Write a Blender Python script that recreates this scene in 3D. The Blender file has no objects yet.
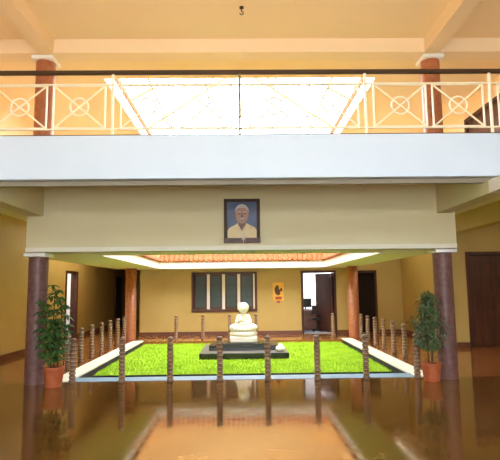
import bpy, bmesh, math, random
from mathutils import Vector, Matrix
random.seed(7)
SC = bpy.context.scene
COL = SC.collection
PI = math.pi

# ---------------------------------------------------------------- camera, sky, lights, exposure
def make_camera():
    yaw, pitch, roll = math.radians(.95), math.atan(57.5 / 500), math.radians(.65)
    fw = Vector((math.sin(yaw) * math.cos(pitch), math.cos(yaw) * math.cos(pitch), math.sin(pitch)))
    r0 = Vector((math.cos(yaw), -math.sin(yaw), 0)); u0 = r0.cross(fw)
    r = r0 * math.cos(roll) - u0 * math.sin(roll); u = u0 * math.cos(roll) + r0 * math.sin(roll)
    cd = bpy.data.cameras.new('camera'); cd.sensor_fit = 'HORIZONTAL'; cd.sensor_width = 36; cd.lens = 36
    cd.clip_end = 200
    c = bpy.data.objects.new('camera', cd); COL.objects.link(c)
    m = Matrix((r, u, -fw)).transposed().to_4x4(); m.translation = (0, 0, 1.6)
    c.matrix_world = m
    SC.camera = c
make_camera()

wd = bpy.data.worlds.new('sky'); SC.world = wd; wd.use_nodes = True
bg = wd.node_tree.nodes['Background']
bg.inputs[0].default_value = (.93, .97, 1.0, 1); bg.inputs[1].default_value = 14.0

def area(name, loc, rot, sx, sy, power, color):
    l = bpy.data.lights.new(name, 'AREA'); l.shape = 'RECTANGLE'; l.size = sx; l.size_y = sy
    l.energy = power; l.color = color
    o = bpy.data.objects.new(name, l); o.location = loc; o.rotation_euler = rot; COL.objects.link(o)
    return o
# daylight: the hall's own skylight, its high rear windows and the glazed entrance behind the viewer
area('hall_skylight', (0.5, -1.6, 6.02), (0, 0, 0), 9, 4.0, 850, (.52, .78, 1.0))
# the small office and the side room have their own ceiling lamps
area('office_lamp_light', (4.05, 20.2, 2.5), (0, 0, 0), .5, 1.2, 170, (.95, .97, 1.0))
area('corridor_fill_light', (-4.6, 15.5, 3.3), (0, 0, 0), .5, 4.0, 65, (1.0, .84, .6))  # added unseen fill, brightens the left corridor wall
area('corridor_fill_light', (4.6, 15.0, 3.3), (0, 0, 0), .5, 3.0, 25, (1.0, .84, .6))  # added unseen fill for the right corridor
area('hall_ceiling_fill_light', (0, 4.6, 4.6), (PI, 0, 0), 6, .8, 75, (1.0, .84, .60))  # added uplight out of view, brightens the upper ceiling
area('hall_side_fill_light', (7.6, 9.5, 3.3), (0, 0, 0), .6, 2.0, 60, (1.0, .86, .62))  # added unseen fill for the wall at the right
area('side_room_light', (-6.6, 16.5, 2.8), (0, 0, 0), .8, .8, 60, (1.0, .97, .9))

vs = SC.view_settings
vs.view_transform = 'Standard'; vs.look = 'None'; vs.exposure = 0.07; vs.gamma = 1.0; vs.use_curve_mapping = False
SC.cycles.max_bounces = 10
SC.cycles.diffuse_bounces = 6
SC.cycles.sample_clamp_indirect = 5
SC.cycles.caustics_reflective = False

# ---------------------------------------------------------------- materials
def mat(name, col, rough=.6, col2=None, scale=6.0, bump=0.0, spec=.5, metal=0.0, stretch=None, detail=4, coat=0.0, contrast=(.35, .65)):
    m = bpy.data.materials.new(name); m.use_nodes = True
    nt = m.node_tree; b = nt.nodes['Principled BSDF']
    b.inputs['Base Color'].default_value = (*col, 1); b.inputs['Roughness'].default_value = rough
    b.inputs['Metallic'].default_value = metal; b.inputs['Specular IOR Level'].default_value = spec
    b.inputs['Coat Weight'].default_value = coat
    if col2 or bump:
        tc = nt.nodes.new('ShaderNodeTexCoord'); mp = nt.nodes.new('ShaderNodeMapping')
        if stretch: mp.inputs['Scale'].default_value = stretch
        nz = nt.nodes.new('ShaderNodeTexNoise'); nz.inputs['Scale'].default_value = scale; nz.inputs['Detail'].default_value = detail
        nt.links.new(tc.outputs['Object'], mp.inputs[0]); nt.links.new(mp.outputs[0], nz.inputs['Vector'])
        if col2:
            cr = nt.nodes.new('ShaderNodeValToRGB')
            cr.color_ramp.elements[0].position = contrast[0]; cr.color_ramp.elements[1].position = contrast[1]
            cr.color_ramp.elements[0].color = (*col, 1); cr.color_ramp.elements[1].color = (*col2, 1)
            nt.links.new(nz.outputs['Fac'], cr.inputs[0]); nt.links.new(cr.outputs[0], b.inputs['Base Color'])
        if bump:
            bp = nt.nodes.new('ShaderNodeBump'); bp.inputs['Strength'].default_value = bump; bp.inputs['Distance'].default_value = .02
            nt.links.new(nz.outputs['Fac'], bp.inputs['Height']); nt.links.new(bp.outputs[0], b.inputs['Normal'])
    return m

M = {}
M['wall'] = mat('yellow_wall_paint', (.46, .335, .10), .55, (.50, .365, .12), 1.2)
M['beam'] = mat('cream_beam_paint', (.68, .62, .38), .6, (.71, .65, .41), 1.0)
M['unlit_wood'] = mat('shade_dark_door_wood', (.012, .007, .005), .7, (.018, .01, .007), 8, spec=.15)  # door wood darkened to stand for the unlit doorway
M['deep_apricot'] = mat('deep_apricot_paint', (.88, .54, .20), .7, (.90, .56, .22), .8)
M['shaded_edge'] = mat('shaded_edge_tone', (.36, .32, .24), .6, (.39, .345, .26), 2)  # darker tone puts shade into the strip under the fascia
M['pale_cream'] = mat('pale_cream_tone', (.78, .74, .60), .6, (.80, .76, .62), 2)
M['cool_white'] = mat('cool_white_paint', (.63, .745, .88), .5, (.65, .765, .90), 2.0)
M['soffit'] = mat('soffit_paint', (.78, .74, .48), .6, (.80, .76, .50), 1.0)
M['white'] = mat('white_paint', (.86, .86, .84), .5, (.88, .88, .86), 2.0)
M['orange_ceiling'] = mat('apricot_paint', (.91, .71, .43), .7, (.92, .73, .45), .8)
M['pale_beam'] = mat('pale_apricot_paint', (.86, .68, .44), .7, (.88, .70, .46), .8)
M['column'] = mat('polished_brown_stone', (.12, .055, .05), .42, (.20, .10, .09), 14, spec=.35, contrast=(.3, .7))
M['column_warm_lit'] = mat('warm_lit_brown_stone', (.33, .10, .04), .4, (.42, .15, .06), 12)  # same column stone, redder to carry the warm light in its colour
M['darkwood'] = mat('dark_polished_wood', (.045, .014, .007), .4, (.085, .027, .012), 9, spec=.3, stretch=(1, 1, .12))
M['rail_wood'] = mat('handrail_wood', (.045, .022, .010), .5, (.07, .035, .016), 9, spec=.2, stretch=(.1, 1, 1))
M['skirting'] = mat('red_brown_skirting', (.10, .030, .012), .4, (.14, .045, .02), 5)
M['cream_metal'] = mat('cream_enamel', (.88, .80, .58), .4, (.90, .82, .60), 5)
M['green_metal'] = mat('olive_enamel', (.16, .13, .05), .5, (.19, .16, .06), 5)
M['yellow_metal'] = mat('yellow_enamel', (.17, .145, .025), .5, (.20, .17, .035), 5)
M['tile'] = mat('terracotta_tile', (.34, .10, .03), .7, (.44, .15, .05), 9)
M['kerb_white'] = mat('white_kerb_stone', (.78, .78, .66), .4, (.84, .84, .74), 7)
M['kerb_blue'] = mat('pale_blue_kerb_paint', (.15, .255, .35), .5, (.20, .31, .40), 7)
M['gutter'] = mat('dark_stone', (.035, .032, .028), .8, (.06, .055, .045), 8, spec=.15)  # dark stone of gutter, kerb riser and lawn edging
M['granite'] = mat('black_granite', (.006, .006, .007), .18, (.012, .012, .013), 60)
M['granite_top'] = mat('grey_granite', (.11, .10, .09), .3, (.17, .16, .14), 30)
M['marble'] = mat('white_marble', (.90, .87, .76), .4, (.92, .89, .80), 5)
M['post'] = mat('turned_wood', (.18, .108, .066), .5, (.25, .15, .09), 16)
M['post_band'] = mat('pale_band_paint', (.38, .25, .14), .5, (.45, .31, .18), 16)
M['pot'] = mat('terracotta_pot', (.40, .09, .03), .6, (.48, .13, .045), 10)
M['soil'] = mat('soil', (.03, .02, .012), .9, (.05, .035, .02), 30, bump=.5)
M['leaf'] = mat('deep_green_leaf', (.035, .10, .025), .4, (.07, .17, .04), 7)
M['leaf_fig'] = mat('grey_green_leaf', (.06, .115, .045), .5, (.14, .22, .10), 9)
M['stem'] = mat('brown_stem', (.09, .05, .025), .8, (.14, .085, .04), 20)
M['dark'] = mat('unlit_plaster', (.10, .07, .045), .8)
M['room_white'] = mat('office_wall_paint', (.78, .79, .82), .7, (.81, .82, .84), 3)
M['room_floor'] = mat('grey_office_floor', (.42, .45, .50), .35, (.48, .50, .55), 5)
M['gallery_floor'] = mat('pale_gallery_tile', (.42, .35, .26), .4, (.46, .38, .29), 3)
M['curtain'] = mat('pale_curtain', (.80, .80, .82), .8, (.70, .68, .70), 20, stretch=(1, 4, .1))
M['black_plastic'] = mat('black_plastic', (.012, .012, .014), .5)
M['desk_wood'] = mat('office_desk_wood', (.12, .04, .02), .4, (.17, .06, .03), 8)
M['paper'] = mat('white_paper', (.82, .84, .84), .7)
M['glass_dark'] = mat('green_tinted_glass', (.045, .08, .078), .3, (.055, .092, .09), 2, spec=.2)
M['iron'] = mat('window_iron', (.02, .018, .016), .5)
M['picture_blue'] = mat('blue_backdrop', (.035, .055, .14), .45, (.06, .09, .20), 3)
M['skin'] = mat('printed_skin', (.36, .19, .13), .5, (.42, .23, .16), 5)
M['skin_dark'] = mat('printed_shadow_skin', (.16, .075, .055), .5)
M['hair'] = mat('printed_white_hair', (.50, .48, .47), .6)
M['shirt'] = mat('printed_cream_shirt', (.74, .60, .33), .6, (.80, .68, .42), 6)
M['calendar'] = mat('orange_card', (.80, .42, .05), .6, (.88, .54, .10), 6)
M['calendar_dark'] = mat('dark_print', (.10, .04, .02), .6)
M['calendar_red'] = mat('red_print', (.45, .08, .04), .6)
M['brass'] = mat('brass', (.55, .38, .12), .35, metal=1.0)
M['tassel'] = mat('white_thread', (.80, .76, .66), .8)
M['leaf_door'] = mat('white_door_paint', (.82, .79, .68), .5)

def floor_material(name, ca, cb):
    m = bpy.data.materials.new(name); m.use_nodes = True
    nt = m.node_tree; N = nt.nodes; L = nt.links; b = N['Principled BSDF']
    tc = N.new('ShaderNodeTexCoord')
    n1 = N.new('ShaderNodeTexNoise'); n1.inputs['Scale'].default_value = .9; n1.inputs['Detail'].default_value = 8; n1.inputs['Distortion'].default_value = 1.4
    n2 = N.new('ShaderNodeTexNoise'); n2.inputs['Scale'].default_value = 3.2; n2.inputs['Detail'].default_value = 5; n2.inputs['Distortion'].default_value = 2.5
    L.new(tc.outputs['Object'], n1.inputs['Vector']); L.new(tc.outputs['Object'], n2.inputs['Vector'])
    cr = N.new('ShaderNodeValToRGB'); e = cr.color_ramp.elements
    e[0].position = .3; e[0].color = (*ca, 1); e[1].position = .72; e[1].color = (*cb, 1)
    L.new(n1.outputs['Fac'], cr.inputs[0])
    # faint joints of big slabs
    br = N.new('ShaderNodeTexBrick'); br.offset = 0; br.inputs['Scale'].default_value = 1.0
    br.inputs['Brick Width'].default_value = 1.2; br.inputs['Row Height'].default_value = 1.2; br.inputs['Mortar Size'].default_value = .006
    br.inputs['Color1'].default_value = (1, 1, 1, 1); br.inputs['Color2'].default_value = (.93, .93, .93, 1); br.inputs['Mortar'].default_value = (.72, .66, .6, 1)
    L.new(tc.outputs['Object'], br.inputs['Vector'])
    mx = N.new('ShaderNodeMix'); mx.data_type = 'RGBA'; mx.blend_type = 'MULTIPLY'; mx.inputs['Factor'].default_value = 1
    n3 = N.new('ShaderNodeTexNoise'); n3.inputs['Scale'].default_value = .75; n3.inputs['Detail'].default_value = 3; n3.inputs['Distortion'].default_value = 2.2
    L.new(tc.outputs['Object'], n3.inputs['Vector'])
    sw = N.new('ShaderNodeValToRGB'); q = sw.color_ramp.elements; q[0].position = .47; q[0].color = (0, 0, 0, 1); q[1].position = .53; q[1].color = (0, 0, 0, 1)
    q2 = sw.color_ramp.elements.new(.50); q2.color = (.10, .10, .10, 1)
    L.new(n3.outputs['Fac'], sw.inputs[0])
    ms = N.new('ShaderNodeMix'); ms.data_type = 'RGBA'; ms.inputs['B'].default_value = (.50, .34, .19, 1)
    L.new(sw.outputs[0], ms.inputs['Factor']); L.new(cr.outputs[0], ms.inputs['A'])
    L.new(ms.outputs['Result'], mx.inputs['A']); L.new(br.outputs['Color'], mx.inputs['B']); L.new(mx.outputs['Result'], b.inputs['Base Color'])
    rr = N.new('ShaderNodeMapRange'); rr.inputs['From Min'].default_value = .35; rr.inputs['From Max'].default_value = .7
    rr.inputs['To Min'].default_value = .045; rr.inputs['To Max'].default_value = .13
    L.new(n2.outputs['Fac'], rr.inputs['Value']); L.new(rr.outputs[0], b.inputs['Roughness'])
    bp = N.new('ShaderNodeBump'); bp.inputs['Strength'].default_value = .006; bp.inputs['Distance'].default_value = .02
    L.new(n2.outputs['Fac'], bp.inputs['Height']); L.new(bp.outputs[0], b.inputs['Normal'])
    b.inputs['Specular IOR Level'].default_value = .65; b.inputs['Specular Tint'].default_value = (1, .80, .52, 1)
    return m
M['floor'] = floor_material('polished_brown_floor', (.095, .040, .009), (.185, .080, .019))
M['floor_court'] = floor_material('polished_red_brown_floor', (.24, .085, .026), (.36, .14, .045))

def grass_material():
    m = mat('lawn_green', (.34, .55, .02), .8, (.48, .68, .035), 2.2)
    return m
M['grass'] = grass_material()
M['lawn_soil'] = mat('lawn_ground', (.28, .46, .02), .9, (.36, .54, .03), 3)

def pane_material():
    m = bpy.data.materials.new('clear_skylight_glass'); m.use_nodes = True
    nt = m.node_tree; N = nt.nodes; L = nt.links
    N.remove(N['Principled BSDF'])
    t = N.new('ShaderNodeBsdfTransparent'); g = N.new('ShaderNodeBsdfGlossy'); g.inputs['Roughness'].default_value = .05
    mx = N.new('ShaderNodeMixShader'); mx.inputs[0].default_value = .04; L.new(t.outputs[0], mx.inputs[1]); L.new(g.outputs[0], mx.inputs[2])
    L.new(mx.outputs[0], N['Material Output'].inputs['Surface'])
    return m
M['pane'] = pane_material()

# ---------------------------------------------------------------- mesh helpers
class MB:
    def __init__(s): s.bm = bmesh.new()
    def box(s, x0, x1, y0, y1, z0, z1):
        v = [s.bm.verts.new(p) for p in ((x0, y0, z0), (x1, y0, z0), (x1, y1, z0), (x0, y1, z0), (x0, y0, z1), (x1, y0, z1), (x1, y1, z1), (x0, y1, z1))]
        for f in ((0, 3, 2, 1), (4, 5, 6, 7), (0, 1, 5, 4), (1, 2, 6, 5), (2, 3, 7, 6), (3, 0, 4, 7)): s.bm.faces.new([v[i] for i in f])
        return s
    def quad(s, a, b, c, d):
        s.bm.faces.new([s.bm.verts.new(p) for p in (a, b, c, d)]); return s
    def tube(s, a, b, r, r2=None, n=10):
        a, b = Vector(a), Vector(b); r2 = r if r2 is None else r2
        d = (b - a).normalized(); q = d.to_track_quat('Z', 'Y')
        ra = []; rb = []
        for i in range(n):
            t = 2 * PI * i / n; o = q @ Vector((math.cos(t), math.sin(t), 0))
            ra.append(s.bm.verts.new(a + o * r)); rb.append(s.bm.verts.new(b + o * r2))
        for i in range(n): s.bm.faces.new((ra[i], ra[(i + 1) % n], rb[(i + 1) % n], rb[i]))
        s.bm.faces.new(ra[::-1]); s.bm.faces.new(rb); return s
    def bar(s, a, b, w, t):       # flat bar: w in the plane (XZ), t along Y
        a, b = Vector(a), Vector(b); d = (b - a).normalized(); n = Vector((-d.z, 0, d.x)) * w / 2; k = Vector((0, t / 2, 0))
        v = [s.bm.verts.new(p) for p in (a - n - k, a + n - k, a + n + k, a - n + k, b - n - k, b + n - k, b + n + k, b - n + k)]
        for f in ((0, 1, 2, 3), (7, 6, 5, 4), (0, 4, 5, 1), (1, 5, 6, 2), (2, 6, 7, 3), (3, 7, 4, 0)): s.bm.faces.new([v[i] for i in f])
        return s
    def lathe(s, prof, n=16, c=(0, 0, 0), sx=1, sy=1):
        rings = []
        for r, z in prof:
            rings.append([s.bm.verts.new((c[0] + r * sx * math.cos(2 * PI * i / n), c[1] + r * sy * math.sin(2 * PI * i / n), c[2] + z)) for i in range(n)])
        for A, B in zip(rings, rings[1:]):
            for i in range(n): s.bm.faces.new((A[i], A[(i + 1) % n], B[(i + 1) % n], B[i]))
        s.bm.faces.new(rings[0][::-1]); s.bm.faces.new(rings[-1]); return s
    def ring(s, c, R, w, t, n=24):  # flat ring in XZ
        cs = []
        for i in range(n):
            a = 2 * PI * i / n; ca, sa = math.cos(a), math.sin(a)
            cs.append([s.bm.verts.new((c[0] + rr * ca, c[1] + yy, c[2] + rr * sa)) for rr, yy in ((R - w / 2, -t / 2), (R + w / 2, -t / 2), (R + w / 2, t / 2), (R - w / 2, t / 2))])
        for i in range(n):
            A, B = cs[i], cs[(i + 1) % n]
            for k in range(4): s.bm.faces.new((A[k], A[(k + 1) % 4], B[(k + 1) % 4], B[k]))
        return s
    def ball(s, c, rx, ry, rz, n=16, m=10):
        s0 = len(s.bm.verts)
        r = bmesh.ops.create_uvsphere(s.bm, u_segments=n, v_segments=m, radius=1)
        for v in r['verts']: v.co = Vector((c[0] + v.co.x * rx, c[1] + v.co.y * ry, c[2] + v.co.z * rz))
        return s
    def prism(s, pts, y0, y1):     # outline in XZ extruded along Y
        A = [s.bm.verts.new((x, y0, z)) for x, z in pts]; B = [s.bm.verts.new((x, y1, z)) for x, z in pts]
        n = len(pts)
        for i in range(n): s.bm.faces.new((A[i], A[(i + 1) % n], B[(i + 1) % n], B[i]))
        s.bm.faces.new(A[::-1]); s.bm.faces.new(B); return s
    def build(s, name, m, parent=None, bevel=0, smooth=False, struct=False, keepn=False):
        if not keepn: bmesh.ops.recalc_face_normals(s.bm, faces=s.bm.faces)
        me = bpy.data.meshes.new(name); s.bm.to_mesh(me); s.bm.free()
        me.materials.append(M[m] if isinstance(m, str) else m)
        if smooth:
            for p in me.polygons: p.use_smooth = True
        o = bpy.data.objects.new(name, me); COL.objects.link(o)
        if parent: o.parent = parent
        if bevel:
            b = o.modifiers.new('bevel', 'BEVEL'); b.width = bevel; b.segments = 2; b.limit_method = 'ANGLE'
        if struct: o['kind'] = 'structure'
        return o
def box(name, m, b, parent=None, struct=False, bevel=0): return MB().box(*b).build(name, m, parent, bevel=bevel, struct=struct)
def tag(o, label, cat, group=None):
    o['label'] = label; o['category'] = cat
    if group: o['group'] = group
    return o
def thing(name, label, cat, loc=(0, 0, 0), rz=0, group=None):
    o = bpy.data.objects.new(name, None); COL.objects.link(o); o.location = loc; o.rotation_euler = (0, 0, rz); o.empty_display_size = .1
    return tag(o, label, cat, group)
def structure(name, loc=(0, 0, 0)):
    o = bpy.data.objects.new(name, None); COL.objects.link(o); o.location = loc; o['kind'] = 'structure'; return o
def dup(root, loc, label, rz=None):
    r = root.copy(); COL.objects.link(r); r.location = loc; r['label'] = label
    if rz is not None: r.rotation_euler = (0, 0, rz)
    for ch in list(root.children):
        c = ch.copy(); COL.objects.link(c); c.parent = r
        for g in list(ch.children):
            d = g.copy(); COL.objects.link(d); d.parent = c
    return r

# ---------------------------------------------------------------- setting: floor
XL, XR = -5.55, 5.55          # corridor walls
YF = 17.4                     # far wall
ZS, ZC, ZU, ZT = 2.24, 3.36, 3.60, 6.08   # court soffit, corridor ceiling, gallery floor, top ceiling
f = MB()
f.box(-10, 10, -6, 8.99, -.3, 0)
f.build('floor', 'floor', struct=True)
f = MB(); f.box(-10, -3.38, 8.99, 27, -.3, 0).box(3.38, 10, 8.99, 27, -.3, 0).box(-3.38, 3.38, 15.72, YF, -.3, 0)
f.build('floor_court_walk', 'floor_court', struct=True)
box('floor_office', 'room_floor', (1.62, 4.4, YF, 21.2, -.3, .0), struct=True)
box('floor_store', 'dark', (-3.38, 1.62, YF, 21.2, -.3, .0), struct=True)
# kerbs and sunken court
k = MB(); k.box(-3.38, -3.05, 8.99, 15.72, -.02, .012).box(3.05, 3.38, 8.99, 15.72, -.02, .012)
k.build('trim_kerb', 'kerb_white', struct=True)
k = MB(); k.box(-3.38, -3.055, 8.99, 15.72, -.3, -.02).box(3.055, 3.38, 8.99, 15.72, -.3, -.02)
k.build('trim_kerb_riser', 'gutter', struct=True)
box('floor_far_edge', 'floor_court', (-3.05, 3.05, 15.52, 15.72, -.3, .0), struct=True)
box('trim_front_kerb', 'kerb_blue', (-3.05, 3.05, 8.99, 9.38, -.3, .006), struct=True)
box('floor_court_gutter', 'gutter', (-3.05, 3.05, 9.38, 15.52, -.3, -.17), struct=True)

# ---------------------------------------------------------------- setting: walls
w = MB()   # left wall with a doorway at y 15.95..16.95
w.box(XL - .2, XL, -6, 15.95, 0, ZT).box(XL - .2, XL, 16.95, 27, 0, ZT).box(XL - .2, XL, 15.95, 16.95, 2.15, ZT)
w.build('wall_left', 'wall', struct=True)
box('wall_left_upper', 'orange_ceiling', (XL, XL + .03, -6, 27, ZU, ZT), struct=True)
w = MB()   # far wall: window opening, office doorway, dark doorway
w.box(-3.52, -1.75, YF, YF + .15, 0, ZC).box(-1.75, .51, YF, YF + .15, 0, .78).box(-1.75, .51, YF, YF + .15, 2.14, ZC)
w.box(.51, 2.11, YF, YF + .15, 0, ZC).box(2.11, 3.17, YF, YF + .15, 2.10, ZC).box(3.17, 3.98, YF, YF + .15, 0, ZC)
w.box(3.98, 4.62, YF, YF + .15, 2.10, ZC).box(4.62, XR, YF, YF + .15, 0, ZC)
w.build('wall_far', 'wall', struct=True)
box('wall_corridor_return', 'wall', (-3.52, -3.37, YF + .15, 26, 0, ZC), struct=True)
box('wall_end', 'wall', (XL, -3.37, 26, 26.2, 0, ZC), struct=True)
box('wall_right', 'wall', (XR, XR + .2, 13.2, YF + .15, 0, ZC), struct=True)
w = MB(); w.box(XR + .2, 6.0, 13.2, 13.4, 0, ZC).box(6.0, 7.1, 13.2, 13.4, 2.42, ZC).box(7.1, 10, 13.2, 13.4, 0, ZC)
w.build('wall_hall_end', 'wall', struct=True)
box('wall_hall_right', 'wall', (10, 10.2, -6, 13.4, 0, ZT), struct=True)
w = MB()  # rear wall with the entrance and the high windows
w.box(-5.75, -2, -6.2, -6, 0, 3.3).box(3, 10.2, -6.2, -6, 0, 3.3).box(-2, 3, -6.2, -6, 2.6, 3.3).box(-5.75, 10.2, -6.2, -6, 4.5, ZT).box(-5.75, -4.6, -6.2, -6, 3.3, 4.5).box(5.6, 10.2, -6.2, -6, 3.3, 4.5)
w.build('wall_rear', 'wall', struct=True)
# upper right wall with a doorway
w = MB(); w.box(XR, XR + .2, 8.3, 9.4, ZU, ZT).box(XR, XR + .2, 11.9, 18, ZU, ZT).box(XR, XR + .2, 9.4, 11.9, 5.66, ZT).box(XR + .2, 10, 8.3, 8.5, ZU, ZT)
w.build('wall_right_upper', 'orange_ceiling', struct=True)
box('wall_far_upper', 'deep_apricot', (XL, XR + .2, 18, 18.2, ZU, ZT), struct=True)
# office and store rooms behind the far wall
w = MB(); w.box(1.55, 1.62, YF + .15, 21.2, 0, 2.7).box(4.4, 4.5, 18.28, 21.2, 0, 2.7).box(1.55, 4.5, 21.2, 21.3, 0, 2.7)
w.build('wall_office', 'room_white', struct=True)
w = MB(); w.box(-3.36, 1.54, 21.2, 21.3, 0, 2.7)
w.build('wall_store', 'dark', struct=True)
w = MB(); w.box(3.86, 4.75, 18.2, 18.26, 0, 2.7).box(4.69, 4.75, YF + .15, 18.2, 0, 2.7)  # closet back; side panel added to stop outside light leaking in
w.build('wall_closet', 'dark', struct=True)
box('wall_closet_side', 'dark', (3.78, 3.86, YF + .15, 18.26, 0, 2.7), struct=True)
w = MB(); w.box(5.9, 7.2, 13.9, 14, 0, 2.6).box(5.8, 5.9, 13.4, 14, 0, 2.6).box(7.2, 7.3, 13.4, 14, 0, 2.6).box(5.8, 7.3, 13.4, 14, 2.6, 2.7)  # closed box added behind the carved door to stop a light leak
w.build('wall_light_stop', 'dark', struct=True)
box('ceiling_office', 'room_white', (-3.36, 5.6, YF + .15, 21.3, 2.7, 2.8), struct=True)
w = MB(); w.box(-7.6, -7.5, 15.2, 18, 0, 3).box(-7.6, XL - .2, 15.1, 15.2, 0, 3).box(-7.6, XL - .2, 18, 18.1, 0, 3).box(-7.6, XL - .2, 15.1, 18.1, 3, 3.1).box(-7.6, XL - .2, 15.1, 18.1, -.1, 0)
w.build('wall_side_room', 'room_white', struct=True)

# baseboards
box('baseboard_left', 'skirting', (XL, XL + .02, -6, 15.85, 0, .12), struct=True)
box('baseboard_corridor', 'skirting', (XL, XL + .02, 17.05, 26, 0, .12), struct=True)
b = MB(); b.box(-3.52, 2.03, YF - .02, YF, 0, .12).box(3.25, 3.9, YF - .02, YF, 0, .12).box(4.7, XR, YF - .02, YF, 0, .12)
b.build('baseboard_far', 'skirting', struct=True)
b = MB(); b.box(XR - .02, XR, 13.2, YF - .02, 0, .12).box(XR - .02, 5.92, 13.18, 13.2, 0, .12)
b.build('baseboard_right', 'skirting', struct=True)

# ---------------------------------------------------------------- setting: lower ceiling, court beams
OX, OY0, OY1 = 2.72, 9.62, 16.5        # lower opening
c = MB()
c.box(XL, 10, 6.9, 8.6, ZC, ZU - .02).box(XL, -3.7, 8.6, 27, ZC, ZU - .02).box(3.7, 10, 8.6, 18.2, ZC, ZU - .02).box(-3.7, 3.7, YF, 18.2, ZC, ZU - .02)
c.build('ceiling', 'soffit', struct=True)
g = MB(); g.box(XL, 10, 6.9, OY0 - .3, ZU - .02, ZU).box(XL, -OX - .3, OY0 - .3, 18, ZU - .02, ZU).box(OX + .3, 10, OY0 - .3, 18, ZU - .02, ZU).box(-OX - .3, OX + .3, OY1 + .3, 18, ZU - .02, ZU)
g.build('floor_gallery', 'gallery_floor', struct=True)
# deep ring beam round the court: front face carries the portrait
box('trim_front_beam', 'beam', (-3.70, 3.73, 8.6, 9.1, ZS + .005, ZU - .02), struct=True)
box('trim_front_beam_band', 'pale_cream', (-3.705, 3.735, 8.594, 8.6, ZS + .003, ZS + .08), struct=True)  # paler band along the lower edge of the beam front
s = MB()
s.box(-3.7, 3.7, 9.1, OY0, ZS, 2.44).box(-4.1, -OX, OY0, OY1, ZS, 2.44).box(OX, 3.75, OY0, OY1, ZS, 2.44).box(-3.7, 3.75, OY1, YF, ZS, 2.44)
s.build('ceiling_court_soffit', 'soffit', struct=True)
s = MB(); t = .012       # white lining of the opening
s.box(-OX, -OX + t, OY0, OY1, ZS, 2.46).box(OX - t, OX, OY0, OY1, ZS, 2.46).box(-OX, OX, OY1 - t, OY1, ZS, 2.46).box(-OX, OX, OY0, OY0 + t, ZS, 2.46)
s.build('trim_court_lining', 'white', struct=True)
s = MB()
z0, z1 = 2.44, ZU - .02
s.box(-OX - .5, -OX - .3, OY0, OY1 + .5, z0, z1).box(OX + .3, OX + .5, OY0, OY1 + .5, z0, z1).box(-OX - .3, OX + .3, OY1 + .3, OY1 + .5, z0, z1).box(-OX - .3, OX + .3, OY0 - .4, OY0 - .3, z0, z1)
s.build('wall_court_drum', 'deep_apricot', struct=True)

def tile_eave(name, x0, x1, y0, y1, z, rise=.30, run=.30, pitch=.16, sides='LRFN', th=.035):
    """rows of barrel tiles sloping down towards an opening; low edge just inside its lining"""
    bm = MB()
    def row(o, d, inw, L):
        n = max(1, round(L / pitch)); p = L / n
        up = Vector((-inw.x * run, -inw.y * run, rise)); nrm = d.cross(up).normalized()
        if nrm.z < 0: nrm = -nrm
        sec = 6; A = []; B = []; A2 = []
        for i in range(n * sec + 1):
            h = .035 * math.sin(PI * 2 * i / sec) + .035
            q = o + d * (p * i / sec)
            A.append(bm.bm.verts.new(q + nrm * h)); B.append(bm.bm.verts.new(q + up + nrm * h)); A2.append(bm.bm.verts.new(q + nrm * (h - th)))
        B2 = [bm.bm.verts.new(v.co - nrm * th) for v in B]
        for i in range(n * sec):
            bm.bm.faces.new((A[i], A[i + 1], B[i + 1], B[i])); bm.bm.faces.new((A2[i], A[i], A[i + 1], A2[i + 1])[::-1])
            bm.bm.faces.new((A2[i], B2[i], B2[i + 1], A2[i + 1]))
    e = .06
    if 'F' in sides: row(Vector((x0, y1 - e, z)), Vector((1, 0, 0)), Vector((0, -1, 0)), x1 - x0)
    if 'N' in sides: row(Vector((x0, y0 + e, z)), Vector((1, 0, 0)), Vector((0, 1, 0)), x1 - x0)
    if 'L' in sides: row(Vector((x0 + e, y0, z)), Vector((0, 1, 0)), Vector((1, 0, 0)), y1 - y0)
    if 'R' in sides: row(Vector((x1 - e, y0, z)), Vector((0, 1, 0)), Vector((-1, 0, 0)), y1 - y0)
    return bm.build(name, 'tile', struct=True)
tile_eave('trim_court_tiles', -OX, OX, OY0, OY1, 2.47)

# balcony edge
box('trim_balcony_fascia', 'cool_white', (XL, 10, 6.75, 6.9, 3.10, 3.71), struct=True)
box('trim_balcony_inner_edge', 'shaded_edge', (XL, 10, 6.9, 6.985, 3.04, ZC), struct=True)
for i, x in enumerate((-3.68, 3.42)):
    box('trim_side_beam_%d' % (i + 1), 'beam', (x, x + .26, 6.985, 8.6, 2.86, ZC), struct=True)
    box('trim_side_beam_end_%d' % (i + 1), 'beam', (x, x + .26, 6.75, 6.985, 2.86, 3.035), struct=True)
    box('trim_tie_beam_%d' % (i + 1), 'white', (x, x + .26, 3.0, 6.75, 2.86, 3.035), struct=True)  # front run of the side beam, its lit brightness put into white
box('trim_right_beam', 'wall', (5.4, 5.7, 3.0, 13.2, 2.93, ZC), struct=True)

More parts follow.
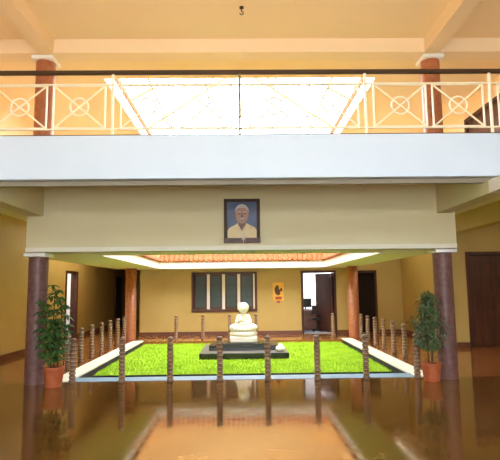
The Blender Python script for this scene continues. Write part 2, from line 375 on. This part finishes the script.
# ---------------------------------------------------------------- setting: upper ceiling
UX, UY0, UY1 = 2.93, 10.32, 17.0
c = MB()
c.box(XL, -4.6, -6, UY0, ZT, ZT + .2).box(-4.6, 5.6, .5, UY0, ZT, ZT + .2).box(5.6, 10.2, -6, UY0, ZT, ZT + .2).box(-4.6, 5.6, -6, -3.7, ZT, ZT + .2)
c.box(-4.6, 5.6, -3.7, .5, ZT + .15, ZT + .2)
c.box(XL, -UX, UY0, UY1, ZT, ZT + .2).box(UX, 10.2, UY0, UY1, ZT, ZT + .2).box(XL, 10.2, UY1, 18.2, ZT, ZT + .2)
c.box(XL - .2, -3.4, 18.2, 27, ZC, ZC + .2)
c.build('ceiling_upper', 'orange_ceiling', struct=True)
box('trim_upper_crossbeam', 'pale_beam', (XL + .03, 10, 8.6, 8.95, 5.82, ZT), struct=True)
for i, x in enumerate((-3.63, 3.35)):
    box('trim_upper_side_beam_%d' % (i + 1), 'pale_beam', (x, x + .28, -6, 8.6, 5.82, ZT), struct=True)
s = MB()
s.box(-UX, -UX + t, UY0, UY1, ZT - .002, ZT + .36).box(UX - t, UX, UY0, UY1, ZT - .002, ZT + .36).box(-UX, UX, UY1 - t, UY1, ZT - .002, ZT + .36).box(-UX, UX, UY0, UY0 + t, ZT - .002, ZT + .36)
s.box(-UX - .15, -UX, UY0, UY1, ZT + .2, ZT + .36).box(UX, UX + .15, UY0, UY1, ZT + .2, ZT + .36).box(-UX - .15, UX + .15, UY1, UY1 + .15, ZT + .2, ZT + .36).box(-UX - .15, UX + .15, UY0 - .15, UY0, ZT + .2, ZT + .36)
s.build('trim_skylight_lining', 'white', struct=True)
tile_eave('trim_skylight_tiles', -UX, UX, UY0, UY1, ZT + .37, rise=.15, run=.20, sides='LRF', th=.09)

# ---------------------------------------------------------------- windows and doors of the setting
W1 = structure('window_1', (-.62, YF, .78))
fr = MB(); hw, hh = 1.13, 1.36
fr.box(-hw, hw, -.04, .1, 0, .09).box(-hw, hw, -.04, .1, hh - .07, hh).box(-hw, -hw + .08, -.04, .1, .09, hh - .07).box(hw - .08, hw, -.04, .1, .09, hh - .07)
fr.build('window_frame', 'darkwood', W1, bevel=.006)
cw = (2 * hw - .16) / 4
for i in range(4):
    x0 = -hw + .08 + i * cw; xa, xb = x0 + .03, x0 + cw - (.085 if i < 3 else .06)
    ca = MB(); ca.box(xa, xa + .055, .0, .05, .09, hh - .07).box(xb - .055, xb, .0, .05, .09, hh - .07).box(xa + .055, xb - .055, 0, .05, .09, .16).box(xa + .055, xb - .055, 0, .05, hh - .14, hh - .07)
    cas = ca.build('casement', 'darkwood', W1)
    box('pane', 'glass_dark', (xa + .055, xb - .055, .02, .03, .16, hh - .14), cas)
    gr = MB()
    for j in range(1, 5):
        gx = xa + .055 + (xb - xa - .11) * j / 5; gr.tube((gx, .008, .16), (gx, .008, hh - .14), .006, n=6)
    for gz in (.50, .93): gr.box(xa + .055, xb - .055, .004, .012, gz - .008, gz + .008)
    gr.build('grille', 'iron', cas)
    if True:
        box('curtain_strip', 'white', (xb + .006, min(x0 + cw + .02, hw - .082), .02, .06, .09, hh - .07), W1)  # white strips stand for the lit curtain between the casements

D1 = structure('door_1', (2.64, YF, 0))   # office doorway, leaf swung inwards
a = MB(); a.box(-.61, -.53, -.03, .17, 0, 2.16).box(.53, .61, -.03, .17, 0, 2.16).box(-.53, .53, -.03, .17, 2.08, 2.16)
a.build('door_frame', 'darkwood', D1, bevel=.006)
lf = structure('x'); bpy.data.objects.remove(lf)
def carved_leaf(name, wdt, hgt, m, parent, loc, rz, panels=((.12, .42), (.50, .92))):
    b = MB(); b.box(0, wdt, -.02, .02, 0, hgt)
    o = b.build(name, m, parent); o.location = loc; o.rotation_euler = (0, 0, rz)
    for p0, p1 in panels:
        for sgn in (-1, 1):
            q = MB(); yy = sgn * .021
            q.box(.12, wdt - .12, min(yy, yy + sgn * .012), max(yy, yy + sgn * .012), hgt * p0, hgt * p1)
            q.build('raised_panel', m, o, bevel=.01)
    return o
l1 = carved_leaf('door_leaf', .98, 2.06, 'darkwood', D1, (.52, .16, .01), math.radians(118))
h = MB(); h.tube((.9, -.07, 1.0), (.9, .07, 1.0), .012).ball((.9, -.08, 1.0), .03, .02, .03).ball((.9, .08, 1.0), .03, .02, .03)
h.build('door_handle', 'brass', l1, smooth=True)

D2 = structure('door_2', (4.30, YF, 0))   # dark doorway right of the far right column
a = MB(); a.box(-.38, -.32, -.03, .17, 0, 2.15).box(.29, .37, -.03, .17, 0, 2.15).box(-.32, .29, -.03, .17, 2.07, 2.15)
a.build('door_frame', 'darkwood', D2, bevel=.006)
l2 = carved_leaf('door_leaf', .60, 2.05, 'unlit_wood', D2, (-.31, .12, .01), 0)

D3 = structure('door_3', (6.55, 13.2, 0))  # carved door on the right
a = MB(); a.box(-.62, -.53, -.03, .2, 0, 2.48).box(.5, .6, -.03, .2, 0, 2.48).box(-.53, .5, -.03, .2, 2.39, 2.48)
a.build('door_frame', 'darkwood', D3, bevel=.008)
l3 = carved_leaf('door_leaf', 1.02, 2.37, 'darkwood', D3, (-.52, .06, .01), 0, panels=((.06, .34), (.40, .94)))
ar = MB()
for r_ in (.30, .22): ar.ring((.51, -.045, 1.62), r_, .03, .02)
ar.build('carved_rosette', 'darkwood', l3)

D4 = structure('door_4', (XL, 16.45, 0))   # corridor doorway with a white leaf standing open
a = MB(); a.box(-.2, .03, -.58, -.49, 0, 2.2).box(-.2, .03, .49, .58, 0, 2.2).box(-.2, .03, -.49, .49, 2.12, 2.2)
a.build('door_frame', 'darkwood', D4, bevel=.006)
D5 = structure('door_5', (XL, 22.6, 0))
a = MB(); a.box(0, .05, -.62, -.52, 0, 2.15).box(0, .05, .52, .62, 0, 2.15).box(0, .05, -.52, .52, 2.07, 2.15)
a.build('door_frame', 'darkwood', D5)
MB().box(0, .03, -.52, .52, 0, 2.07).build('door_leaf', 'black_plastic', D5)  # near-black sheet standing for the dark of the doorway
D6 = structure('door_6', (XR, 10.65, ZU))  # upper gallery door
a = MB(); a.box(-.03, .2, -1.25, -1.15, 0, 2.05).box(-.03, .2, 1.15, 1.25, 0, 2.05).box(-.03, .2, -1.15, 1.15, 1.97, 2.05)
a.build('door_frame', 'darkwood', D6)
MB().box(.02, .07, -1.15, -.005, 0, 1.97).box(.02, .07, .005, 1.15, 0, 1.97).build('door_leaf', 'darkwood', D6)
# far rear windows (behind the viewer)
W2 = structure('window_2', (.5, -6.1, 3.3))
a = MB()
for i in range(8): x = -5.1 + i * 10.2 / 7; a.box(x - .04, x + .04, -.05, .05, 0, 1.2)
a.box(-5.1, 5.1, -.05, .05, 0, .08).box(-5.1, 5.1, -.05, .05, 1.12, 1.2)
a.build('window_frame', 'white', W2)

# ---------------------------------------------------------------- columns
def column(name, label, x, y, z0, z1, r, m, capital=True):
    t_ = thing(name, label, 'column', (x, y, z0), 0, None)
    hc = .07 if capital else 0
    MB().lathe([(r * 1.0, 0), (r, .02), (r, z1 - z0 - hc)], 32).build('shaft', m, t_, smooth=False)
    if capital:
        MB().box(-.19, .19, -.21, .21, z1 - z0 - hc, z1 - z0 - .002).build('capital', 'white', t_, bevel=.01)
    for p in t_.children[0].data.polygons: p.use_smooth = len(p.vertices) == 4
    return t_
column('column', 'brown stone column behind the potted umbrella plant, carrying the left end of the portrait beam', -3.58, 8.87, 0, ZS, .165, 'column')
column('column', 'brown stone column beside the potted fig, carrying the right end of the portrait beam', 3.57, 8.87, 0, ZS, .165, 'column')
column('column', 'upper reddish brown column behind the left part of the balcony railing', -3.58, 8.87, ZU, 5.82, .17, 'column_warm_lit')
column('column', 'upper reddish brown column behind the right part of the balcony railing', 3.54, 8.87, ZU, 5.82, .17, 'column_warm_lit')
column('column', 'slim reddish brown column at the far left corner of the court, by the corridor', -3.52, 15.98, 0, ZS, .17, 'column_warm_lit', False)
column('column', 'slim reddish brown column at the far right corner, beside the dark doorway', 3.52, 15.98, 0, ZS, .17, 'column_warm_lit', False)

# ---------------------------------------------------------------- balcony railing
R = thing('balcony_railing', 'cream metal balcony railing with ringed cross panels and a dark wooden handrail', 'railing', (0, 6.79, 3.711))
MB().box(-5.5, 9.9, -.035, .035, .895, .95).build('handrail', 'rail_wood', R, bevel=.012)
MB().box(-5.5, 9.9, -.014, .014, .735, .757).build('top_rail', 'cream_metal', R)
MB().box(-5.5, 9.9, -.014, .014, .09, .112).build('bottom_rail', 'cream_metal', R)
MB().box(-5.5, 9.9, -.03, .03, .001, .014).build('base_strip', 'rail_wood', R)
P0 = 1.78
def panel(x0, x1):
    z0, z1 = .114, .733; xc, zc = (x0 + x1) / 2, (z0 + z1) / 2; w_ = .023
    o = MB().bar((x0, 0, z0), (x0, 0, z1), .022, .02).bar((x1, 0, z0), (x1, 0, z1), .022, .02).bar((x0, 0, z0 + .008), (x1, 0, z0 + .008), .014, .016).bar((x0, 0, z1 - .008), (x1, 0, z1 - .008), .014, .016).build('cross_panel', 'cream_metal', R)
    rr = .125
    MB().bar((x0, 0, z0), (x1, 0, z1), w_, .012).build('diagonal_bar', 'cream_metal', o)
    MB().bar((x0, 0.0005, z1), (x1, 0.0005, z0), w_, .0125).build('diagonal_bar', 'cream_metal', o)
    MB().ring((xc, 0, zc), rr, .024, .018).build('ring', 'cream_metal', o)
for k_ in range(-3, 4):
    s_ = -.012 + k_ * P0
    if s_ > -5.4: MB().box(s_ - .016, s_ + .016, -.016, .016, .014, .90).build('stanchion', 'green_metal' if k_ == 0 else 'cream_metal', R)
    for a_, b_ in ((.115, .86), (.955, 1.675)):
        if s_ + a_ > -5.5: panel(s_ + a_, s_ + b_)

# ---------------------------------------------------------------- skylight frame over the opening
S = thing('skylight_roof', 'glazed gable skylight with slim yellow steel trusses above the upper opening', 'skylight', (0, 13.6, ZT + .3))
zb = -.03; za = 2.27; ex = UX + .51
def zr(x): return za - (za - zb) * abs(x) / ex
for yy in (-3.3, 1.9):
    for sg in (-1, 1):
        MB().tube((sg * ex, yy, zb), (0, yy, za), .038).build('rafter', 'yellow_metal', S)
    MB().tube((-2.39, yy, zr(2.39) - .02), (2.39, yy, zr(2.39) - .02), .022).build('collar_tie', 'yellow_metal', S)
    MB().tube((0, yy, zr(2.39)), (0, yy, za - .02), .022).build('king_post', 'yellow_metal', S)
for x in (-2.39, -1.07, 1.07, 2.39):
    MB().tube((x, -3.3, zr(x) - .04), (x, 3.6, zr(x) - .04), .032).build('purlin', 'yellow_metal', S)
for sg in (-1, 1):
    MB().tube((sg * 2.39, -.5, zr(2.39) - .05), (sg * 3.22, -.6, zr(3.22) - .03), .036).build('eave_brace', 'green_metal' if sg > 0 else 'yellow_metal', S)
    MB().tube((sg * 1.07, 1.9, zr(1.07) - .05), (sg * .84, .9, zr(1.07) - .02), .034).build('short_brace', 'yellow_metal', S)
    MB().quad((sg * ex, -3.4, zb + .05), (sg * ex, 3.7, zb + .05), (0, 3.7, za + .05), (0, -3.4, za + .05)).build('pane', 'pane', S)

# ---------------------------------------------------------------- lawn
def lawn():
    box('floor_lawn_edging', 'gutter', (-2.95, 2.95, 10.15, 15.50, -.17, -.095), struct=True)
    box('floor_lawn_bed', 'lawn_soil', (-2.94, 2.94, 10.16, 15.50, -.095, -.085), struct=True)
    vs_, fs = [], []
    rnd = random.Random(3)
    for i in range(42000):
        x = rnd.uniform(-2.95, 2.95); y = rnd.uniform(10.16, 15.5)
        if -1.09 < x < 1.15 and 11.97 < y < 14.12: continue
        a = rnd.uniform(0, 2 * PI); h_ = rnd.uniform(.025, .05); w_ = rnd.uniform(.008, .014)
        lx, ly = rnd.gauss(0, .018), rnd.gauss(0, .018); n = len(vs_)
        vs_ += [(x - w_ * math.cos(a), y - w_ * math.sin(a), -.088), (x + w_ * math.cos(a), y + w_ * math.sin(a), -.088), (x + lx, y + ly, -.088 + h_)]
        fs.append((n, n + 1, n + 2))
    me = bpy.data.meshes.new('grass'); me.from_pydata(vs_, [], fs); me.materials.append(M['grass'])
    o = bpy.data.objects.new('grass', me); COL.objects.link(o)
    tag(o, 'bright green lawn filling the sunken court', 'grass'); o['kind'] = 'stuff'
lawn()

# ---------------------------------------------------------------- plinth, statue, white stone
PX = .03
pl = thing('stone_plinth', 'low stepped black granite plinth standing on the lawn under the statue', 'plinth', (PX, 13.05, -.085))
MB().box(-1.06, 1.06, -1.02, .98, 0, .145).build('lower_step', 'granite', pl, bevel=.008)
MB().box(-1.05, 1.05, -1.01, .97, .146, .150).build('paving', 'granite_top', pl)
MB().box(-.86, .86, -.52, .62, .151, .275).build('upper_step', 'granite', pl, bevel=.008)
MB().box(-.53, .53, -.47, .55, .276, .305).build('top_block', 'granite', pl, bevel=.006)
ZP = -.085 + .305

def statue():
    t_ = thing('seated_statue', 'white marble statue of a cross-legged seated figure on a round-edged pedestal, on the black plinth', 'statue', (PX - .01, 13.07, ZP + .001)); t_.scale = (1.04, 1.04, 1.0)
    MB().box(-.335, .335, -.27, .27, 0, .145).build('lower_pedestal', 'marble', t_, bevel=.03)
    b = MB(); b.lathe([(.30, .146), (.335, .175), (.345, .21), (.33, .245), (.30, .268)], 28, sy=.82)
    b.build('lotus_pedestal', 'marble', t_, smooth=True)
    b = MB()      # one body, fused below
    b.ball((0, .03, .38), .26, .20, .14)                                             # hips and robe
    b.ball((0, -.03, .325), .325, .235, .065)
    b.lathe([(.15, .34), (.145, .44), (.125, .52), (.13, .60), (.125, .655), (.10, .69), (.052, .715), (.05, .78)], 20, c=(0, .02, 0), sx=1, sy=.8)
    b.ball((-.115, .02, .64), .052, .056, .056); b.ball((.115, .02, .64), .052, .056, .056)
    for sg in (-1, 1):
        b.tube((sg * .10, .0, .37), (sg * .25, -.12, .36), .12, .095, 14).ball((sg * .25, -.12, .36), .095, .09, .09)
        b.tube((sg * .25, -.12, .36), (sg * -.06, -.225, .335 + .02 * sg), .085, .05, 12)
    b.tube((-.12, .02, .645), (-.165, -.03, .50), .052, .046, 12).ball((-.165, -.03, .50), .048, .048, .048)
    b.tube((-.165, -.03, .50), (-.085, -.15, .545), .046, .034, 12).ball((-.083, -.155, .55), .042, .03, .045)
    b.tube((.12, .02, .645), (.165, -.02, .51), .052, .046, 12).ball((.165, -.02, .51), .048, .048, .048)
    b.tube((.165, -.02, .51), (.06, -.165, .46), .046, .034, 12).ball((.05, -.175, .455), .045, .035, .028)
    b.ball((0, -.01, .845), .118, .122, .142)            # head
    b.ball((0, -.132, .835), .018, .024, .028)           # nose
    b.ball((0, -.112, .785), .038, .016, .011)           # lips
    b.ball((-.042, -.112, .86), .022, .014, .011); b.ball((.042, -.112, .86), .022, .014, .011)
    b.ball((-.12, .0, .84), .016, .03, .05); b.ball((.12, .0, .84), .016, .03, .05)
    for i in range(4):                                   # fingers of the raised right hand and the hand on the lap
        b.tube((-.075 + i * .012, -.155, .54), (-.055 + i * .014, -.17, .615 - abs(i - 1.5) * .012), .0095, .007, 8)
        b.tube((.05 - i * .004, -.18 - i * .014, .46), (-.03 - i * .002, -.20 - i * .012, .44), .0095, .007, 8)
    b.tube((-.095, -.15, .54), (-.07, -.19, .575), .011, .008, 8); b.tube((.055, -.165, .465), (.02, -.17, .485), .011, .008, 8)
    b.tube((-.13, -.06, .66), (.12, -.13, .45), .026, .02, 8); b.tube((-.10, -.085, .645), (.09, -.14, .44), .02, .016, 8)   # folds of the robe
    o = b.build('figure', 'marble', t_, smooth=True)
    rm = o.modifiers.new('fuse', 'REMESH'); rm.mode = 'VOXEL'; rm.voxel_size = .008; rm.use_smooth_shade = True
    sm = o.modifiers.new('soften', 'SMOOTH'); sm.iterations = 3; sm.factor = .5
    hb = MB()
    hb.ball((0, .012, .875), .140, .130, .128)
    for q in list(hb.bm.verts):
        if q.co.y < -.035 and q.co.z < .925: q.co.y = -.03 + (q.co.y + .03) * .15
    hb.build('hair', 'marble', t_, smooth=True)
statue()
us = thing('white_urn', 'small rounded white stone vessel lying on the right end of the black plinth', 'urn', (PX + .87, 12.29, -.085 + .151))
MB().lathe([(.05, 0), (.095, .02), (.115, .06), (.10, .105), (.06, .135), (.045, .14)], 20).build('bowl', 'marble', us, smooth=True)
MB().lathe([(.052, .141), (.05, .155), (.02, .172), (.012, .18)], 16).build('lid', 'marble', us, smooth=True)

# ---------------------------------------------------------------- turned posts
def make_post():
    t_ = thing('turned_post', '', 'post', (0, 0, 0), 0, 'turned posts around the court')
    prof = [(.052, 0), (.058, .01), (.058, .05), (.044, .065)]
    z = .07; H = .70
    while z < H - .05:
        prof += [(.042, z), (.055, z + .014), (.057, z + .03), (.055, z + .046), (.042, z + .06)]
        z += .068
    prof += [(.042, H - .04), (.036, H - .02), (.036, H)]
    MB().lathe(prof, 18).build('shaft', 'post', t_, smooth=True)
    MB().lathe([(.038, H), (.054, H + .012), (.057, H + .03), (.050, H + .05), (.03, H + .062), (.012, H + .066)], 18).build('knob', 'post', t_, smooth=True)
    bd = MB()
    z = .07
    while z < H - .05:
        bd.lathe([(.0562, z + .0235), (.0588, z + .0265), (.0588, z + .0335), (.0562, z + .0365)], 18)
        z += .068
    bd.build('painted_bands', 'post_band', t_, smooth=False)
    return t_
ORD = ['first', 'second', 'third', 'fourth', 'fifth', 'sixth', 'seventh', 'eighth']
proto = make_post(); first = [True]
def post(x, y, label):
    if first[0]:
        proto.location = (x, y, 0); proto['label'] = label; first[0] = False; return proto
    return dup(proto, (x, y, 0), label)
for i, x in enumerate((-2.94, -2.09, -1.26, -.40, .43, 1.29, 2.14, 3.03)):
    d = {0: 'turned post at the left end of the front row, beside the potted umbrella plant',
         7: 'turned post at the right end of the front row, beside the potted fig'}.get(
             i, 'turned post in the front row along the blue kerb, %s from the left' % ORD[i])
    post(x, 8.88, d)
for i in range(1, 8):
    y = 9.65 + .82 * i
    post(-3.57, y, 'turned post on the left side of the court, %s back from the front left column' % ORD[i - 1])
    post(3.6, y, 'turned post on the right side of the court, %s back from the front right column' % ORD[i - 1])
for i, x in enumerate((-2.09, -1.25, -.41, .42)):
    post(x, 16.0, ['turned post in the back row left of the window', 'turned post in the back row under the left half of the window',
                   'turned post in the back row just left of the statue', 'turned post in the back row just right of the statue'][i])
post(2.85, 16.0, 'turned post in the back row in front of the open office doorway')

# ---------------------------------------------------------------- potted plants
def pot(parent, r, h_):
    p = MB().lathe([(r * .72, 0), (r * .74, .01), (r * .94, h_ - .06), (r * .94, h_ - .055)], 24).build('pot', 'pot', parent, smooth=False)
    MB().lathe([(r * .95, h_ - .06), (r, h_ - .055), (r, h_ - .005), (r * .96, h_), (r * .88, h_), (r * .88, h_ - .04)], 24).build('rim', 'pot', p)
    MB().lathe([(r * .87, h_ - .045), (r * .87, h_ - .03), (r * .3, h_ - .02)], 20).build('soil', 'soil', p)
def leaf(bm, base, d, up, L, w_, droop=.3):
    d = d.normalized(); side = d.cross(up)
    if side.length < 1e-3: side = d.cross(Vector((1, 0, 0)))
    side.normalize(); nrm = side.cross(d).normalized()
    pts = []
    for t_, ww in ((0, .12), (.3, .8), (.6, 1), (.85, .6), (1, .05)):
        c_ = base + d * (L * t_) - Vector((0, 0, droop * L * t_ * t_)); pts.append((c_ - side * w_ * ww / 2 + nrm * .004, c_ - nrm * w_ * .12 * ww, c_ + side * w_ * ww / 2 + nrm * .004))
    vv = [[bm.verts.new(p) for p in row] for row in pts]
    for A, B in zip(vv, vv[1:]):
        for i in range(2): bm.faces.new((A[i], A[i + 1], B[i + 1], B[i]))
def umbrella_plant():
    t_ = thing('potted_umbrella_plant', 'tall leafy umbrella plant in a terracotta pot at the foot of the left column', 'potted plant', (-3.15, 8.58, 0))
    pot(t_, .175, .33)
    rnd = random.Random(11); st = MB(); fo = MB()
    stems = [((.0, .0), (-.02, .0), 1.33), ((-.05, .03), (-.17, -.05), 1.08), ((.05, .02), (.12, -.03), 1.07), ((.02, -.05), (.05, -.08), .72), ((-.03, -.04), (-.10, -.12), .60)]
    for (bx, by), (tx, ty), hz in stems:
        p0 = Vector((bx, by, .29)); p1 = Vector((tx, ty, .29 + hz))
        mid = (p0 + p1) / 2 + Vector((rnd.gauss(0, .02), rnd.gauss(0, .02), 0))
        st.tube(p0, mid, .012, .009, 8); st.tube(mid, p1, .009, .006, 8)
        n = int(hz / .052)
        for i in range(1, n + 1):
            f_ = i / n
            if f_ < .16: continue
            if hz > 1.2 and .74 < f_ < .84: continue
            q = p0.lerp(mid, f_ * 2) if f_ < .5 else mid.lerp(p1, f_ * 2 - 1)
            a = i * 2.4 + rnd.uniform(-.3, .3); pl_ = rnd.uniform(.07, .15) * (.7 if f_ > .9 else 1)
            e = q + Vector((math.cos(a) * pl_, math.sin(a) * pl_, rnd.uniform(.02, .07)))
            st.tube(q, e, .004, .003, 6)
            for j in range(7):
                b_ = 2 * PI * j / 7 + a; d = Vector((math.cos(b_), math.sin(b_), rnd.uniform(-.55, .25)))
                leaf(fo.bm, e, d, Vector((0, 0, 1)), rnd.uniform(.095, .145), rnd.uniform(.048, .062), .45)
    st.build('stems', 'stem', t_, smooth=True); fo.build('foliage', 'leaf', t_, smooth=True)
def fig_plant():
    t_ = thing('potted_fig', 'small-leaved weeping fig in a terracotta pot at the foot of the right column', 'potted plant', (3.2, 8.66, 0))
    pot(t_, .17, .30)
    rnd = random.Random(5); st = MB(); fo = MB()
    for (bx, by), (tx, ty, tz) in (((-.04, 0), (-.03, .0, .95)), ((.03, .02), (.06, .02, 1.05)), ((0, -.04), (.0, -.05, .9))):
        st.tube((bx, by, .26), (tx, ty, tz), .013, .009, 8)
    for i in range(175):
        z = rnd.uniform(.55, 1.50); f_ = (z - .5) / 1.0; z += rnd.gauss(0, .03)
        wd_ = .34 * math.sin(PI * min(1, max(.02, f_ * .86 + .14))) ** .7 * rnd.uniform(.75, 1.15) + .02
        a = rnd.uniform(0, 2 * PI); rr = wd_ * math.sqrt(rnd.random())
        if math.hypot(math.cos(a) * rr - .01 - .37, math.sin(a) * rr - .02 - .21) < .27: continue
        if math.hypot(math.cos(a) * rr - .01 + .17, math.sin(a) * rr - .02 - .22) < .15 and z < .95: continue
        q0 = Vector((math.cos(a) * .03, math.sin(a) * .03, max(.55, z - .22))); q = Vector((math.cos(a) * rr - .01, math.sin(a) * rr - .02, z))
        if i % 2 == 0: st.tube(q0, q, .004, .002, 5)
        for j in range(9):
            u_ = rnd.random(); c_ = q0.lerp(q, .35 + .65 * u_) + Vector((rnd.gauss(0, .02), rnd.gauss(0, .02), rnd.gauss(0, .02)))
            d = Vector((rnd.gauss(math.cos(a) * .6, .6), rnd.gauss(math.sin(a) * .6, .6), rnd.gauss(-.5, .4)))
            leaf(fo.bm, c_, d, Vector((0, 0, 1)), rnd.uniform(.05, .075), rnd.uniform(.022, .032), .3)
    st.build('stems', 'stem', t_, smooth=True); fo.build('foliage', 'leaf_fig', t_, smooth=True)
umbrella_plant(); fig_plant()

# ---------------------------------------------------------------- portrait
def portrait():
    t_ = thing('framed_portrait', 'dark framed portrait of a white-haired man in a cream shirt, hung on the beam', 'portrait', (.005, 8.565, 2.365))
    t_.rotation_euler = (math.radians(2.5), 0, 0)
    W_, H_ = .62, .76
    a = MB(); fw_ = .055
    a.box(-W_ / 2, -W_ / 2 + fw_, -.03, .03, .085, H_).box(W_ / 2 - fw_, W_ / 2, -.03, .03, .085, H_).box(-W_ / 2 + fw_, W_ / 2 - fw_, -.03, .03, H_ - fw_, H_)
    a.build('frame', 'rail_wood', t_, bevel=.006)
    MB().box(-W_ / 2 - .005, W_ / 2 + .005, -.04, .03, 0, .082).build('bottom_ledge', 'darkwood', t_, bevel=.006)
    pic = MB().box(-W_ / 2 + fw_, W_ / 2 - fw_, -.004, .004, .083, H_ - fw_).build('picture', 'picture_blue', t_)
    def flat(name, pts, m, k): MB().prism(pts, -.0045 - .0012 * k, -.0042 - .0012 * (k - 1)).build(name, m, pic)
    def ell(cx, cz, rx, rz, n=24, a0=0, a1=2 * PI): return [(cx + rx * math.cos(a0 + (a1 - a0) * i / n), cz + rz * math.sin(a0 + (a1 - a0) * i / n)) for i in range(n + (0 if abs(a1 - a0 - 2 * PI) < .01 else 1))]
    flat('shirt', [(-.25, .084), (-.25, .21), (-.22, .26), (-.12, .31), (-.07, .345), (.07, .345), (.13, .31), (.22, .265), (.25, .22), (.25, .084)], 'shirt', 1)
    flat('neck', [(-.065, .25), (-.07, .36), (.07, .36), (.065, .25), (0, .20)], 'skin_dark', 2)
    flat('hair', ell(0, .55, .118, .118), 'hair', 3)
    flat('ear', ell(-.118, .49, .018, .035, 12), 'skin_dark', 3); flat('ear', ell(.118, .49, .018, .035, 12), 'skin_dark', 3)
    flat('face', [(-.105, .56), (-.112, .48), (-.10, .41), (-.06, .345), (0, .33), (.06, .345), (.10, .41), (.112, .48), (.105, .56), (.06, .60), (-.06, .60)], 'skin', 4)
    flat('eye', ell(-.045, .502, .030, .012, 12), 'skin_dark', 5); flat('eye', ell(.045, .502, .030, .012, 12), 'skin_dark', 5)
    flat('eyebrow', [(-.08, .525), (-.02, .522), (-.02, .534), (-.08, .540)], 'hair', 5); flat('eyebrow', [(.08, .525), (.02, .522), (.02, .534), (.08, .540)], 'hair', 5)
    flat('nose', [(-.012, .50), (-.024, .44), (.024, .44), (.012, .50)], 'skin_dark', 5)
    flat('moustache', [(-.045, .412), (0, .43), (.045, .412), (.03, .404), (0, .412), (-.03, .404)], 'hair', 5)
    flat('mouth', [(-.03, .392), (.03, .392), (.02, .384), (-.02, .384)], 'skin_dark', 5)
    flat('collar', [(-.075, .335), (0, .20), (-.02, .19), (-.11, .29)], 'shirt', 5); flat('collar', [(.075, .335), (0, .20), (.02, .19), (.11, .29)], 'shirt', 5)
portrait()
tz = thing('hanging_tassel', 'small white tassel on a thin cord hanging in front of the portrait ledge', 'tassel', (.03, 8.485, 2.30))
MB().lathe([(.030, .11), (.022, .17), (.014, .22), (.010, .27), (.016, .285), (.012, .30), (.004, .32)], 14).build('tassel_body', 'tassel', tz, smooth=True)
MB().tube((0, 0, -.16), (0, 0, .33), .004).tube((0, -.002, .326), (0, .07, .345), .004).build('cord', 'tassel', tz)

# ---------------------------------------------------------------- calendar, hook, office things
cal = thing('wall_calendar', 'orange and yellow picture calendar pinned to the far wall', 'calendar', (1.24, YF - .011, 1.12))
MB().box(-.19, .19, -.008, .008, .02, .64).build('card', 'calendar', cal)
def blob(name, pts, m): MB().prism(pts, -.0115, -.0082).build(name, m, cal)
blob('printed_figure', [(-.12, .30), (-.13, .42), (-.10, .50), (-.04, .56), (.03, .50), (.02, .44), (.06, .38), (.07, .26), (.02, .20), (-.06, .22)], 'calendar_dark')
blob('printed_figure', [(.07, .33), (.06, .42), (.10, .47), (.14, .42), (.14, .34)], 'calendar_dark')
blob('printed_base', [(-.10, .06), (-.10, .15), (.11, .16), (.12, .06)], 'calendar_red')
MB().box(-.055, .055, -.008, .008, -.06, .019).build('date_tab', 'calendar_red', cal)

hk = thing('ceiling_hook', 'small dark iron hook in the upper ceiling above the railing', 'hook', (.03, 7.58, ZT))
b = MB(); b.lathe([(.035, -.02), (.035, 0)], 14); b.build('plate', 'iron', hk)
b = MB()
pts = [Vector((0, 0, -.02)), Vector((0, 0, -.07))] + [Vector((.03 * math.sin(a) , 0, -.10 + .03 * math.cos(a))) for a in [PI * .0, PI * .3, PI * .6, PI * .9, PI * 1.2, PI * 1.45]]
for p, q in zip(pts, pts[1:]): b.tube(p, q, .007, n=8)
b.build('hook_wire', 'iron', hk, smooth=True)

dk = thing('office_desk', 'dark wooden office desk seen through the open doorway', 'desk', (2.5, 19.3, 0))
MB().box(-.42, .42, -.6, .6, .70, .74).build('desk_top', 'desk_wood', dk, bevel=.006)
MB().box(-.38, .38, -.56, -.10, .02, .70).build('drawer_unit', 'desk_wood', dk, bevel=.004)
MB().box(-.38, .38, .52, .56, 0, .70).build('side_panel', 'desk_wood', dk)
for z in (.08, .29, .50):
    d_ = MB().box(-.33, .33, -.58, -.561, z, z + .18).build('drawer', 'desk_wood', dk, bevel=.004)
    MB().box(-.06, .06, -.595, -.58, z + .08, z + .1).build('handle', 'iron', d_)
mo = thing('computer_monitor', 'black computer monitor on the office desk beyond the doorway', 'monitor', (2.38, 19.1, .741))
MB().box(-.12, .12, -.08, .08, 0, .015).build('stand', 'black_plastic', mo)
MB().box(-.02, .02, -.01, .02, .015, .14).build('neck', 'black_plastic', mo)
MB().box(-.23, .23, -.025, .02, .10, .42).build('screen_case', 'black_plastic', mo, bevel=.01)
oc = thing('office_chair', 'black office chair standing beside the desk in the lit office', 'chair', (2.72, 18.3, 0))
MB().lathe([(.05, .40), (.21, .42), (.22, .46), (.20, .49)], 18).build('seat', 'black_plastic', oc, smooth=True)
MB().tube((0, 0, .06), (0, 0, .41), .025).build('post', 'iron', oc)
b = MB()
for i in range(5):
    a = 2 * PI * i / 5; b.tube((0, 0, .08), (.23 * math.cos(a), .23 * math.sin(a), .03), .018, .03)
b.build('base', 'iron', oc)
MB().box(-.18, .18, .17, .21, .60, .92).build('backrest', 'black_plastic', oc, bevel=.015)
MB().tube((0, .10, .43), (0, .20, .62), .016).build('back_support', 'iron', oc)
cu = MB()
n = 28; A = []; B_ = []
for i in range(n + 1):
    y = 18.0 + 2.2 * i / n; x = 1.72 + .03 * math.sin(i * 1.9); A.append(cu.bm.verts.new((x, y, .5))); B_.append(cu.bm.verts.new((x, y, 2.3)))
for i in range(n): cu.bm.faces.new((A[i], A[i + 1], B_[i + 1], B_[i]))
c_ = cu.build('curtain', 'curtain', smooth=True)
so = c_.modifiers.new('thick', 'SOLIDIFY'); so.thickness = .006
tag(c_, 'pale curtain hanging on the left wall of the lit office', 'curtain')
